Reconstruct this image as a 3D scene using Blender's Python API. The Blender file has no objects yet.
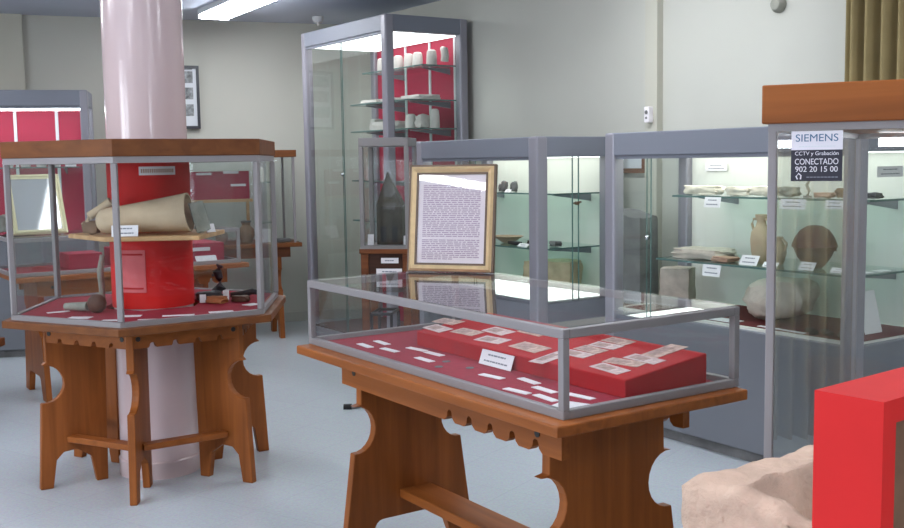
import bpy, bmesh, math, random
from mathutils import Vector, Matrix, noise
random.seed(7)
C = bpy.context.scene.collection
sc = bpy.context.scene
PI = math.pi
rad = math.radians

# ------------------------------------------------------------------ materials
def newmat(name):
    m = bpy.data.materials.new(name); m.use_nodes = True
    nt = m.node_tree; b = nt.nodes['Principled BSDF']
    return m, nt, b

def plain(name, col, rough=.5, metal=0., spec=.5, var=0., vscale=8., bump=0., bscale=60.):
    m, nt, b = newmat(name)
    b.inputs['Base Color'].default_value = (*col, 1)
    b.inputs['Roughness'].default_value = rough
    b.inputs['Metallic'].default_value = metal
    b.inputs['Specular IOR Level'].default_value = spec
    tc = nt.nodes.new('ShaderNodeTexCoord')
    if var:
        n = nt.nodes.new('ShaderNodeTexNoise'); n.inputs['Scale'].default_value = vscale; n.inputs['Detail'].default_value = 5
        r = nt.nodes.new('ShaderNodeValToRGB')
        r.color_ramp.elements[0].position = .3; r.color_ramp.elements[1].position = .7
        r.color_ramp.elements[0].color = (*[c*(1-var) for c in col], 1)
        r.color_ramp.elements[1].color = (*[min(1, c*(1+var)) for c in col], 1)
        nt.links.new(tc.outputs['Object'], n.inputs['Vector']); nt.links.new(n.outputs['Fac'], r.inputs['Fac'])
        nt.links.new(r.outputs['Color'], b.inputs['Base Color'])
    if bump:
        n2 = nt.nodes.new('ShaderNodeTexNoise'); n2.inputs['Scale'].default_value = bscale; n2.inputs['Detail'].default_value = 6
        bp = nt.nodes.new('ShaderNodeBump'); bp.inputs['Strength'].default_value = bump; bp.inputs['Distance'].default_value = .01
        nt.links.new(tc.outputs['Object'], n2.inputs['Vector']); nt.links.new(n2.outputs['Fac'], bp.inputs['Height'])
        nt.links.new(bp.outputs['Normal'], b.inputs['Normal'])
    return m

def wood(name, axis, dark=(.20, .056, .011), light=(.31, .092, .019), rough=.45):
    m, nt, b = newmat(name)
    tc = nt.nodes.new('ShaderNodeTexCoord'); mp = nt.nodes.new('ShaderNodeMapping')
    s = [22., 22., 22.]; s['xyz'.index(axis)] = 1.3
    mp.inputs['Scale'].default_value = s
    n = nt.nodes.new('ShaderNodeTexNoise'); n.inputs['Scale'].default_value = 1.; n.inputs['Detail'].default_value = 6; n.inputs['Distortion'].default_value = .6
    r = nt.nodes.new('ShaderNodeValToRGB')
    r.color_ramp.elements[0].position = .3; r.color_ramp.elements[1].position = .68
    r.color_ramp.elements[0].color = (*dark, 1); r.color_ramp.elements[1].color = (*light, 1)
    nt.links.new(tc.outputs['Object'], mp.inputs['Vector']); nt.links.new(mp.outputs['Vector'], n.inputs['Vector'])
    nt.links.new(n.outputs['Fac'], r.inputs['Fac']); nt.links.new(r.outputs['Color'], b.inputs['Base Color'])
    b.inputs['Roughness'].default_value = rough; b.inputs['Specular IOR Level'].default_value = .25
    return m

def glassmat(name, tint, ior=1.5, k=1.):
    m = bpy.data.materials.new(name); m.use_nodes = True; nt = m.node_tree; nt.nodes.clear()
    out = nt.nodes.new('ShaderNodeOutputMaterial'); mix = nt.nodes.new('ShaderNodeMixShader')
    tr = nt.nodes.new('ShaderNodeBsdfTransparent'); gl = nt.nodes.new('ShaderNodeBsdfGlossy')
    tr.inputs['Color'].default_value = (*tint, 1); gl.inputs['Roughness'].default_value = .015
    gl.inputs['Color'].default_value = (k, k, k, 1)
    fr = nt.nodes.new('ShaderNodeFresnel'); fr.inputs['IOR'].default_value = ior
    ge = nt.nodes.new('ShaderNodeNewGeometry'); inv = nt.nodes.new('ShaderNodeMath'); inv.operation = 'SUBTRACT'; inv.inputs[0].default_value = 1
    mul = nt.nodes.new('ShaderNodeMath'); mul.operation = 'MULTIPLY'
    nt.links.new(ge.outputs['Backfacing'], inv.inputs[1]); nt.links.new(fr.outputs['Fac'], mul.inputs[0]); nt.links.new(inv.outputs[0], mul.inputs[1])
    nt.links.new(mul.outputs[0], mix.inputs[0]); nt.links.new(tr.outputs[0], mix.inputs[1]); nt.links.new(gl.outputs[0], mix.inputs[2])
    nt.links.new(mix.outputs[0], out.inputs['Surface'])
    return m

def emit(name, col, s):
    m, nt, b = newmat(name)
    b.inputs['Base Color'].default_value = (.8, .8, .8, 1)
    b.inputs['Emission Color'].default_value = (*col, 1); b.inputs['Emission Strength'].default_value = s
    return m

def floormat():
    m, nt, b = newmat('polished_floor')
    tc = nt.nodes.new('ShaderNodeTexCoord'); mp = nt.nodes.new('ShaderNodeMapping'); mp.inputs['Rotation'].default_value = (0, 0, rad(34))
    br = nt.nodes.new('ShaderNodeTexBrick'); br.offset = 0; br.inputs['Scale'].default_value = 1
    br.inputs['Brick Width'].default_value = .4; br.inputs['Row Height'].default_value = .4; br.inputs['Mortar Size'].default_value = .0025
    br.inputs['Color1'].default_value = (.455, .49, .525, 1); br.inputs['Color2'].default_value = (.465, .50, .535, 1); br.inputs['Mortar'].default_value = (.425, .455, .49, 1)
    n = nt.nodes.new('ShaderNodeTexNoise'); n.inputs['Scale'].default_value = 90; n.inputs['Detail'].default_value = 4
    mx = nt.nodes.new('ShaderNodeMixRGB'); mx.blend_type = 'OVERLAY'; mx.inputs[0].default_value = .22
    nt.links.new(tc.outputs['Object'], mp.inputs['Vector']); nt.links.new(mp.outputs['Vector'], br.inputs['Vector']); nt.links.new(tc.outputs['Object'], n.inputs['Vector'])
    nt.links.new(br.outputs['Color'], mx.inputs[1]); nt.links.new(n.outputs['Color'], mx.inputs[2]); nt.links.new(mx.outputs[0], b.inputs['Base Color'])
    b.inputs['Roughness'].default_value = .24; b.inputs['Specular IOR Level'].default_value = .5
    return m

M = dict(
    wx=wood('wood_grain_x', 'x'), wy=wood('wood_grain_y', 'y'), wz=wood('wood_grain_z', 'z'),
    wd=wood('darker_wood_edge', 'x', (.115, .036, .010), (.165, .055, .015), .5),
    pale=wood('pale_shelf_wood', 'x', (.40, .22, .10), (.58, .36, .18), .5),
    dark=wood('dark_brown_wood', 'x', (.035, .014, .009), (.075, .028, .016), .5),
    bev=wood('stand_wood', 'x', (.10, .030, .012), (.20, .065, .022), .45),
    gilt=plain('gilt_frame', (.62, .45, .25), .35, .35, .5, .10, 30),
    giltdark=plain('gilt_dark_edge', (.10, .055, .03), .5),
    paleg=plain('pale_gilt_frame', (.62, .56, .34), .45, .1),
    alu=plain('aluminium_profile', (.245, .222, .228), .45, .15, .4),
    cab=plain('cabinet_grey', (.19, .20, .24), .45, .1, .4),
    cabp=plain('cabinet_post_grey', (.25, .24, .275), .38, .15, .5),
    base=plain('cabinet_base_grey', (.15, .155, .175), .5, .0, .4, .03, 3),
    taupe=plain('taupe_frame', (.20, .185, .185), .5, .1),
    inner=plain('cabinet_lining', (.70, .69, .635), .6, 0, .3),
    red=plain('red_paint', (.40, .007, .012), .65, 0, .2, .06, 12),
    redb=plain('bright_red_paint', (.60, .015, .015), .6, 0, .2, .04, 10),
    redp=plain('light_red_panel', (.62, .13, .14), .55, 0, .3),
    crimson=plain('crimson_lining', (.36, .016, .050), .65, 0, .3, .05, 10),
    felt=plain('maroon_felt', (.31, .022, .042), .85, 0, .2, .10, 40),
    cloth=plain('dark_maroon_cloth', (.115, .022, .024), .85, 0, .2, .12, 40),
    cork=plain('brown_board', (.17, .095, .06), .8, 0, .2, .12, 30),
    white=plain('white_paper', (.80, .76, .78), .7, 0, .2),
    paper=plain('document_paper', (.74, .63, .66), .75, 0, .2, .04, 14),
    ink=plain('printed_ink', (.40, .29, .36), .8, 0, .1),
    grey_ink=plain('grey_ink', (.22, .22, .26), .8, 0, .1),
    note=plain('old_banknote', (.52, .36, .31), .8, 0, .2, .35, 55),
    notep=plain('pale_banknote', (.60, .46, .45), .8, 0, .2, .25, 60),
    black=plain('black_plastic', (.012, .012, .014), .4),
    stone=plain('pale_limestone', (.56, .47, .41), .9, 0, .15, .16, 14, .5, 45),
    stoneg=plain('grey_green_stone', (.28, .28, .24), .9, 0, .15, .22, 12, .6, 40),
    stele=plain('dark_grey_stone', (.15, .145, .145), .9, 0, .15, .25, 9, .5, 30),
    trough=plain('rough_pink_stone', (.58, .41, .315), .9, 0, .2, .14, 16, .9, 55),
    tan=plain('tan_stone', (.50, .40, .27), .9, 0, .15, .18, 14, .5, 40),
    clay=plain('tan_clay', (.50, .38, .26), .8, 0, .2, .12, 9, .2, 50),
    claypink=plain('pinkish_clay', (.44, .27, .20), .8, 0, .2, .15, 14, .2, 50),
    brownclay=plain('dark_brown_clay', (.10, .038, .024), .6, 0, .3, .35, 10, .2, 50),
    lightclay=plain('worn_clay', (.20, .12, .075), .7, 0, .3, .30, 14, .2, 50),
    orange=plain('orange_clay', (.33, .12, .05), .8, 0, .2, .15, 20),
    vig=plain('note_vignette', (.42, .29, .27), .8, 0, .1, .3, 70),
    bone=plain('pale_bone', (.62, .56, .47), .8, 0, .2, .15, 20, .4, 50),
    chalk=plain('white_ceramic', (.58, .53, .50), .7, 0, .2, .06, 20),
    iron=plain('dark_iron', (.022, .020, .026), .55, .3, .4, .3, 30, .3, 60),
    oliv=plain('olive_dark_wood', (.05, .042, .032), .6, 0, .3, .3, 12),
    wall=plain('wall_paint', (.49, .485, .435), .75, 0, .2, .025, 1.6, .05, 120),
    wallp=plain('pilaster_paint', (.49, .475, .405), .75, 0, .2, .02, 2),
    ceil=plain('ceiling_paint', (.58, .63, .74), .85, 0, .15, .02, 2),
    skirt=plain('skirting', (.42, .41, .37), .5),
    column=plain('pink_gloss_column', (.60, .46, .465), .16, 0, .5, .012, 3),
    columnb=plain('pink_column_base', (.57, .44, .44), .25, 0, .5),
    curtain=plain('ochre_curtain', (.27, .21, .105), .9, 0, .1, .10, 6),
    chrome=plain('chrome', (.55, .55, .56), .2, .9),
    photo=plain('photograph_print', (.22, .23, .24), .4, 0, .4, .75, 26),
    mat=plain('photo_mount', (.62, .64, .68), .6),
    frameblack=plain('black_frame', (.02, .02, .03), .4),
    blue=plain('blue_ink', (.05, .13, .24), .6),
    stk=plain('sticker_black', (.018, .016, .03), .4),
    stw=plain('sticker_white', (.72, .68, .74), .5),
    glass=glassmat('clear_glass', (.955, .965, .965)),
    glassg=glassmat('greenish_cabinet_glass', (.962, .98, .972)),
    shelfg=glassmat('shelf_glass', (.70, .83, .80)),
    edge=plain('glass_edge', (.10, .17, .16), .25),
    mirror=plain('picture_glass_over_print', (.33, .34, .36), .06, 0, .8),
    floor=floormat(),
    tube=emit('lit_tube', (.90, .95, 1.), 9.),
    lampv=emit('lit_far_diffuser', (.92, .96, 1.), 22.),
    lamp=emit('fill_diffuser', (.92, .96, 1.), 29.),
    strip=emit('lit_cabinet_strip', (.90, .96, 1.), 22.),
    panelw=emit('lit_panel', (.95, 1., .97), 2.4),
    panelt=emit('lit_tall_panel', (.95, .97, 1.), 2.6),
    fixture=plain('fixture_white', (.6, .61, .63), .4),
    fixbrown=plain('fixture_dark_side', (.12, .085, .06), .5),
)

# ------------------------------------------------------------------ mesh helpers
class MB:
    def __init__(self): self.bm = bmesh.new()
    def face(self, pts):
        try: return self.bm.faces.new([self.bm.verts.new(p) for p in pts])
        except ValueError: pass
    def box(self, x0, x1, y0, y1, z0, z1, mat=None):
        v = [Vector((x, y, z)) for z in (z0, z1) for y in (y0, y1) for x in (x0, x1)]
        if mat is not None: v = [mat @ p for p in v]
        v = [self.bm.verts.new(p) for p in v]
        for f in ((0, 2, 3, 1), (4, 5, 7, 6), (0, 1, 5, 4), (2, 6, 7, 3), (0, 4, 6, 2), (1, 3, 7, 5)):
            self.bm.faces.new([v[i] for i in f])
        return self
    def prism(self, poly, fn):
        """poly: list of 2d points; fn(u,v,k) -> 3d point for k=0,1"""
        a = [self.bm.verts.new(fn(u, v, 0)) for u, v in poly]
        b = [self.bm.verts.new(fn(u, v, 1)) for u, v in poly]
        n = len(poly)
        self.bm.faces.new(a); self.bm.faces.new(b[::-1])
        for i in range(n): self.bm.faces.new([a[i], b[i], b[(i+1) % n], a[(i+1) % n]])
        return self
    def ring(self, outer, inner, z0, z1):
        n = len(outer)
        V = [[self.bm.verts.new((x, y, z)) for x, y in p] for p in (outer, inner) for z in (z0, z1)]
        o0, o1, i0, i1 = V
        for k in range(n):
            j = (k+1) % n
            self.bm.faces.new([o0[k], o0[j], o1[j], o1[k]]); self.bm.faces.new([i0[k], i1[k], i1[j], i0[j]])
            self.bm.faces.new([o1[k], o1[j], i1[j], i1[k]]); self.bm.faces.new([o0[k], i0[k], i0[j], o0[j]])
        return self
    def lathe(self, prof, seg=24, mat=None, cx=0, cy=0):
        rings = []
        for r, z in prof:
            if r < 1e-6: rings.append([self.bm.verts.new(self._t((cx, cy, z), mat))])
            else: rings.append([self.bm.verts.new(self._t((cx+r*math.cos(2*PI*i/seg), cy+r*math.sin(2*PI*i/seg), z), mat)) for i in range(seg)])
        for A, B in zip(rings, rings[1:]):
            for i in range(seg):
                j = (i+1) % seg
                if len(A) == 1 and len(B) == 1: continue
                if len(A) == 1: self.bm.faces.new([A[0], B[j], B[i]])
                elif len(B) == 1: self.bm.faces.new([A[i], A[j], B[0]])
                else: self.bm.faces.new([A[i], A[j], B[j], B[i]])
        for R, fl in ((rings[0], True), (rings[-1], False)):
            if len(R) > 1:
                try: self.bm.faces.new(R[::-1] if fl else R)
                except ValueError: pass
        return self
    def _t(self, p, mat):
        p = Vector(p); return mat @ p if mat is not None else p
    def tube(self, pts, r, seg=10):
        pts = [Vector(p) for p in pts]; rr = r if isinstance(r, (list, tuple)) else [r]*len(pts)
        rings = []; up = Vector((0, 0, 1))
        for i, p in enumerate(pts):
            d = (pts[min(i+1, len(pts)-1)] - pts[max(i-1, 0)]).normalized()
            u = d.cross(up if abs(d.z) < .95 else Vector((1, 0, 0))).normalized(); w = u.cross(d)
            rings.append([self.bm.verts.new(p + (u*math.cos(2*PI*k/seg) + w*math.sin(2*PI*k/seg))*rr[i]) for k in range(seg)])
        for A, B in zip(rings, rings[1:]):
            for k in range(seg): self.bm.faces.new([A[k], A[(k+1) % seg], B[(k+1) % seg], B[k]])
        self.bm.faces.new(rings[0][::-1]); self.bm.faces.new(rings[-1])
        return self
    def rock(self, sx, sy, sz, seed=0, amp=.12, sub=4, flat=.0, mat=None):
        """a boulder: a rounded cube pushed about by noise"""
        t = bmesh.new(); bmesh.ops.create_cube(t, size=2)
        bmesh.ops.subdivide_edges(t, edges=t.edges[:], cuts=2**sub//2, use_grid_fill=True)
        for v in t.verts:
            p = v.co.copy(); q = p.normalized()*1.15
            p = p.lerp(q, .45-flat)
            k = 1 + amp*(noise.noise(p*1.1 + Vector((seed, seed*2, 0))) + .5*noise.noise(p*2.7 + Vector((seed*3, 1, seed))) + .25*noise.noise(p*6 + Vector((0, seed, 5))))
            p = Vector((p.x*k*sx, p.y*k*sy, p.z*k*sz))
            v.co = p
        lo = min(v.co.z for v in t.verts)
        for v in t.verts:
            v.co.z -= lo
            if mat is not None: v.co = mat @ v.co
        if mat is not None:
            lo = min(v.co.z for v in t.verts)
            for v in t.verts: v.co.z -= lo
        me = bpy.data.meshes.new('t'); t.to_mesh(me); t.free(); self.bm.from_mesh(me); bpy.data.meshes.remove(me)
        return self
    def build(self, name, mat, parent=None, loc=(0, 0, 0), rz=0, smooth=False, bevel=0., seg=2):
        bmesh.ops.recalc_face_normals(self.bm, faces=self.bm.faces[:])
        me = bpy.data.meshes.new(name); self.bm.to_mesh(me); self.bm.free()
        me.materials.append(mat)
        o = bpy.data.objects.new(name, me); C.objects.link(o)
        o.location = loc; o.rotation_euler = (0, 0, rz)
        if parent: o.parent = parent
        if smooth:
            for p in me.polygons: p.use_smooth = True
            if smooth != 'all':
                me.set_sharp_from_angle(angle=rad(40))
        if bevel:
            b = o.modifiers.new('soft_edge', 'BEVEL'); b.width = bevel; b.segments = seg; b.limit_method = 'ANGLE'; b.angle_limit = rad(40)
        return o

def box(name, x0, x1, y0, y1, z0, z1, mat, parent=None, bevel=.0, **k):
    return MB().box(x0, x1, y0, y1, z0, z1).build(name, mat, parent, bevel=bevel, **k)

def tag(o, label, cat, group=None):
    o['label'] = label; o['category'] = cat
    if group: o['group'] = group
    return o
def thing(name, label, cat, loc=(0, 0, 0), rz=0, group=None):
    o = bpy.data.objects.new(name, None); C.objects.link(o); o.empty_display_size = .1
    o.location = loc; o.rotation_euler = (0, 0, rz)
    return tag(o, label, cat, group)
def struct(o, label, cat):
    o['kind'] = 'structure'; o['label'] = label; o['category'] = cat; return o

def text_mesh(s, width, height):
    cu = bpy.data.curves.new('t', 'FONT'); cu.body = s; cu.size = 1; cu.extrude = .012
    ob = bpy.data.objects.new('t', cu); C.objects.link(ob)
    dg = bpy.context.evaluated_depsgraph_get(); dg.update()
    me = bpy.data.meshes.new_from_object(ob.evaluated_get(dg))
    bpy.data.objects.remove(ob); bpy.data.curves.remove(cu)
    xs = [v.co.x for v in me.vertices]; ys = [v.co.y for v in me.vertices]; zs = [v.co.z for v in me.vertices]
    for v in me.vertices:
        v.co.x = (v.co.x - (min(xs)+max(xs))/2) / (max(xs)-min(xs)) * width
        v.co.y = (v.co.y - (min(ys)+max(ys))/2) / (max(ys)-min(ys)) * height
        v.co.z = (v.co.z - min(zs)) / (max(zs)-min(zs)) * .0006
    return me

# ------------------------------------------------------------------ frame of the place
YA = -.5914
A = Vector((math.sin(YA), math.cos(YA), 0)); B = Vector((A.y, -A.x, 0))
RZ = math.atan2(-A.y, -A.x)                 # local x runs along -A (towards the near right), local y along B
R0 = Vector((1.273, 5.2775, 0))             # a foot point on the front of the cabinet row
H2 = Vector((0, 0, 0))
def RW(t, s, z=0): return R0 + A*t + B*s + Vector((0, 0, z))
def L2W(O, x, y, z=0): return O - A*x + B*y + Vector((0, 0, z))

# ------------------------------------------------------------------ room shell
CEIL = 2.8
struct(box('floor', -6.9, 8.2, -3.2, 11, -.1, 0, M['floor']), 'pale grey polished tile floor of the hall', 'floor')
struct(box('ceiling', -6.9, 8.2, -3.2, 11, CEIL, CEIL+.1, M['ceil']), 'bluish grey flat ceiling', 'ceiling')
WS = .80
m = MB(); 
def wallbox(m, t0, t1, z0, z1): 
    pts = [RW(t0, WS), RW(t1, WS), RW(t1, WS+.15), RW(t0, WS+.15)]
    m.prism([(p.x, p.y) for p in pts], lambda u, v, k: (u, v, z1 if k else z0))
wallbox(m, 5.42, -10.6, 0, CEIL)
struct(m.build('wall_right', M['wall']), 'pale yellowish wall behind the row of grey showcases', 'wall')
m = MB(); CB = Vector((-1.04, 10.1, 0)); DB = Vector((-.940, -.341, 0)); NB = Vector((-.341, .940, 0))
pts = [CB - DB*.5, CB + DB*6.3, CB + DB*6.3 + NB*.15, CB - DB*.5 + NB*.15]
m.prism([(p.x, p.y) for p in pts], lambda u, v, k: (u, v, CEIL if k else 0))
struct(m.build('wall_back', M['wall']), 'pale yellowish wall at the far end of the hall', 'wall')
WINY = [(-2.7, -.7), (-.3, 1.7)]
m = MB(); ys = -3.15
for y0, y1 in WINY:
    m.box(-6.75, -6.6, ys, y0, 0, CEIL); m.box(-6.75, -6.6, y0, y1, 0, .85); m.box(-6.75, -6.6, y0, y1, 2.5, CEIL); ys = y1
m.box(-6.75, -6.6, ys, 8.3, 0, CEIL)
struct(m.build('wall_left', M['wall']), 'pale wall with windows on the far left outside the view', 'wall')
for i, (y0, y1) in enumerate(WINY):
    m = MB().box(-6.72, -6.65, y0, y1, .85, .91).box(-6.72, -6.65, y0, y1, 2.44, 2.5)
    for y in (y0, (y0+y1)/2-.03, y1-.06): m.box(-6.72, -6.65, y, y+.06, .9, 2.45)
    struct(m.build('window_%d' % (i+2), M['fixture']), 'white window frame in the left wall', 'window')
m = MB()
WINX = [(2.75, 3.45)]
xs = -6.6
for x0, x1 in WINX:
    m.box(xs, x0, -3.15, -3, 0, CEIL); m.box(x0, x1, -3.15, -3, 0, .85); m.box(x0, x1, -3.15, -3, 2.5, CEIL); xs = x1
m.box(xs, 8, -3.15, -3, 0, CEIL)
struct(m.build('wall_rear', M['wall']), 'wall with windows behind the viewer', 'wall')
for i, (x0, x1) in enumerate(WINX):
    m = MB().box(x0, x1, -3.12, -3.05, .85, .91).box(x0, x1, -3.12, -3.05, 2.44, 2.5)
    for x in (x0, (x0+x1)/2-.03, x1-.06): m.box(x, x+.06, -3.12, -3.05, .9, 2.45)
    struct(m.build('window_%d' % (i+1), M['fixture']), 'white window frame in the rear wall', 'window')
# skirting and pilasters
m = MB(); m.box(0, 7, -.015, 0, 0, .09, Matrix.Translation(CB) @ Matrix.Rotation(math.atan2(DB.y, DB.x), 4, 'Z') @ Matrix.Scale(-1, 4, (0, 1, 0)))
struct(m.build('baseboard_back', M['skirt']), 'low skirting board along the far wall', 'baseboard')
m = MB(); m.box(-5.2, 10, -.015, 0, 0, .09, Matrix.Translation(RW(0, WS)) @ Matrix.Rotation(RZ, 4, 'Z'))
struct(m.build('baseboard_right', M['skirt']), 'low skirting board along the right wall', 'baseboard')
m = MB(); m.box(-1.19, -1.085, -.05, 0, .09, CEIL, Matrix.Translation(RW(0, WS)) @ Matrix.Rotation(RZ, 4, 'Z'))
struct(m.build('trim_1', M['wallp']), 'narrow pilaster on the right wall between the showcases', 'pilaster')
m = MB(); m.box(2.78, 3.9, 0, .05, .09, CEIL, Matrix.Translation(CB) @ Matrix.Rotation(math.atan2(DB.y, DB.x), 4, 'Z'))
struct(m.build('trim_2', M['wallp']), 'broad pilaster at the left end of the far wall', 'pilaster')
# column
HC = Vector((-1.4616, 5.0937, 0))
col = MB().lathe([(.188, .085), (.188, CEIL)], 64).build('column', M['column'], None, HC, 0, True)
struct(col, 'round glossy pink column rising through the six-sided case', 'column')
b_ = MB().lathe([(.196, 0), (.196, .078), (.189, .085)], 64).build('column_base', M['columnb'], col, (0, 0, 0), 0, True)

# ------------------------------------------------------------------ curtain, sensors, ceiling lights
m = MB(); N = 260; pts = []
for i in range(N+1):
    u = i/N; pts.append((.30 + u*1.75, -.10 + .045*math.sin(u*2*PI*21 + .6*math.sin(u*25))))
vs = [[m.bm.verts.new((x, y + dy, z)) for x, y in pts] for dy, z in ((0, .10), (0, 2.62))]
for i in range(N): m.bm.faces.new([vs[0][i], vs[0][i+1], vs[1][i+1], vs[1][i]])
cu = m.build('curtain', M['curtain'], None, RW(0, WS), RZ, 'all')
so = cu.modifiers.new('cloth', 'SOLIDIFY'); so.thickness = .006
tag(cu, 'ochre pleated curtain hanging on the right wall above the wooden-topped vitrine', 'curtain')
t = thing('curtain_rail', 'thin rail holding the ochre curtain', 'curtain rail', RW(0, WS, 0), RZ)
MB().tube([(.2, -.10, 2.64), (4.2, -.10, 2.64)], .012).build('rod', M['chrome'], t, smooth=True)
for x in (.22, 2.2, 4.1): box('bracket', x-.01, x+.01, -.10, 0, 2.625, 2.645, M['chrome'], t)

t = thing('motion_sensor', 'small white box with dark lens on the narrow pilaster', 'sensor', RW(1.137, WS-.05, 1.72), RZ)
box('housing', -.022, .022, -.04, 0, 0, .10, M['white'], t, .006)
MB().lathe([(.014, -.006), (.012, .004), (0, .006)], 12, Matrix.Translation((0, -.04, .065)) @ Matrix.Rotation(PI/2, 4, 'X')).build('lens', M['stele'], t)
MB().lathe([(.009, -.006), (.008, .003), (0, .004)], 12, Matrix.Translation((0, -.04, .03)) @ Matrix.Rotation(PI/2, 4, 'X')).build('lens', M['stele'], t)
t = thing('wall_detector', 'small round white detector high on the right wall', 'sensor', RW(.197, WS, 2.33), RZ)
MB().lathe([(.045, 0), (.045, .02), (.03, .045), (0, .05)], 24, Matrix.Rotation(PI/2, 4, 'X')).build('housing', M['stoneg'], t, smooth=True)
box('clip', -.05, .05, -.012, 0, .03, .05, M['alu'], t)
t = thing('ceiling_detector', 'small white detector hanging from the ceiling left of the tall showcase', 'sensor', (-1.165, 9.544, CEIL))
MB().lathe([(.05, 0), (.05, -.03), (.035, -.05), (0, -.055)], 24).build('housing', M['fixture'], t, smooth=True)
MB().lathe([(.012, -.05), (.010, -.075), (0, -.08)], 12).build('sensor_tip', M['white'], t, smooth=True)

def ceiling_light(label, x, y, ang, ln=1.25, w=.17, dm='lamp'):
    t = thing('ceiling_light', label, 'light', (x, y, CEIL), ang, 'fluorescent ceiling lights')
    box('housing', -w/2-.01, w/2+.01, -ln/2, ln/2, -.045, 0, M['fixture'], t)
    m = MB(); m.prism([(-w/2, -.045), (w/2, -.045), (w/2-.012, -.078), (-w/2+.012, -.078)], lambda u, v, k: (u, -ln/2+.01 if k == 0 else ln/2-.01, v))
    m.build('diffuser', M[dm], t)
    for s in (-1, 1): box('end_cap', -w/2-.012, w/2+.012, s*ln/2-.012, s*ln/2+.012, -.082, 0, M['fixture'], t)
    return t
LANG = math.atan2(1.06, .62) - PI/2
ceiling_light('lit fluorescent ceiling light right of the pink column', -1.66, 8.47, rad(30), 1.3, .24, 'lampv')
for (x, y) in ((.2, 2.6), (-2.2, 1.95), (-1.62, 6.25), (2.3, .2), (-4.4, 4.4), (-2.9, 3.3), (-4.6, 7.2), (-.6, -1.2), (-3.4, 0.), (4.6, -1.6), (.7, 5.6), (2.3, 3.2)):  # unseen fixtures added to fill the hall with light and steer reflections
    ceiling_light('added fill light shaped as a fluorescent ceiling fixture, outside the view', x, y, rad(30))

# ------------------------------------------------------------------ wooden table + glazed box
def arc(cx, cy, r, a0, a1, n=10): return [(cx + r*math.cos(a0+(a1-a0)*i/n), cy + r*math.sin(a0+(a1-a0)*i/n)) for i in range(n+1)]
def panel_outline(c, zt, k=1.):
    """end panel seen broadside: u across, v up"""
    right = [(c+.335, 0), (c+.29, .40)] 
    half = []
    half += [(c+.34, 0)]
    half += [(c+.275, .415)]
    half += arc(c+.262, .505, .09, -PI/2+.1, -3*PI/2-.12, 12)
    half += [(c+.240, .60), (c+.235, zt)]
    other = [(2*c-u, v) for u, v in half[::-1]]
    arch = [(c-.225, 0), (c-.185, .10)] + arc(c-.14, .10, .045, PI, PI/2, 4) + arc(c+.14, .10, .045, PI/2, 0, 4) + [(c+.185, .10), (c+.225, 0)]
    return [(c+(u-c)*k, v) for u, v in half + other + arch]
def scallop(x0, x1, zt, zb, holes, tooth=.060, k=1., d=1.):
    p = [(x0, zt), (x0, zb)]
    for h in holes: p += [(h-tooth/2*k, zb), (h-.015*k, zb+.012*d), (h-.012*k, zb+.030*d), (h-.006*k, zb+.037*d), (h+.006*k, zb+.037*d), (h+.012*k, zb+.030*d), (h+.015*k, zb+.012*d), (h+tooth/2*k, zb)]
    return p + [(x1, zb), (x1, zt)]
def table_case(name, label, loc, rz, boxlid=True, group=None):
    t = thing(name, label, 'display case', loc, rz, group)
    L, W = 1.5, .68
    box('tabletop', .006, L+.040, -.055, W-.006, .785, .817, M['wx'], t, .005)
    for x, pc, pk in ((.165, .318, .87), (1.265, .343, .955)):
        m = MB(); m.prism(panel_outline(pc, .785, pk), lambda u, v, k, x=x: (x + .036*k, u, v)); m.build('leg_panel', M['wz'], t, bevel=.003, seg=1)
    holes = [.87 + i*.109 for i in range(5)]
    for y in (.06, .575):
        m = MB(); m.prism(scallop(.15, 1.42 if y < .3 else 1.375, .785, .680, holes), lambda u, v, k, y=y: (u, y + .028*k, v)); ap = m.build('apron', M['wx'], t)
        for x in (.245, 1.315):
            f = -1 if y < .3 else 1
            MB().lathe([(.011, -.002), (.011, .002)], 12, Matrix.Translation((x, y - .001 if f < 0 else y+.029, .735)) @ Matrix.Rotation(PI/2, 4, 'X')).build('bolt_hole', M['black'], ap)
    box('stretcher', .20, 1.33, .27, .41, .215, .25, M['wx'], t, .004)
    # glazed aluminium box
    m = MB(); e = .022
    for (x0, x1, y0, y1) in ((0, L, 0, e), (0, L, W-e, W), (0, e, e, W-e), (L-e, L, e, W-e)): m.box(x0, x1, y0, y1, .817, .842)
    m.build('bottom_rail', M['alu'], t, bevel=.002, seg=1)
    m = MB()
    for (x0, x1, y0, y1) in ((0, L, 0, e), (0, L, W-e, W), (0, e, e, W-e), (L-e, L, e, W-e)): m.box(x0, x1, y0, y1, 1.033, 1.058)
    m.build('top_rail', M['alu'], t, bevel=.002, seg=1)
    for x in (0, L-e):
        for y in (0, W-e): box('post', x, x+e, y, y+e, .842, 1.033, M['alu'], t, .002)
    gm = M['glass']
    box('glass_lid', .004, L-.004, .004, W-.004, 1.058, 1.063, gm, t)
    box('glass_pane', e, L-e, .008, .013, .842, 1.033, gm, t); box('glass_pane', e, L-e, W-.013, W-.008, .842, 1.033, gm, t)
    box('glass_pane', .008, .013, e, W-e, .842, 1.033, gm, t); box('glass_pane', L-.013, L-.008, e, W-e, .842, 1.033, gm, t)
    box('felt_floor', e, L-e, e, W-e, .817, .824, M['felt'], t)
    return t
F = Vector((.2863, 2.6984, 0)); OC = F + A*1.5
CT = table_case('display_table', 'low glazed display case on a carved wooden table, in the middle of the hall', OC, RZ)
def ctw(x, y, z): return L2W(OC, x, y, z)

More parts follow.
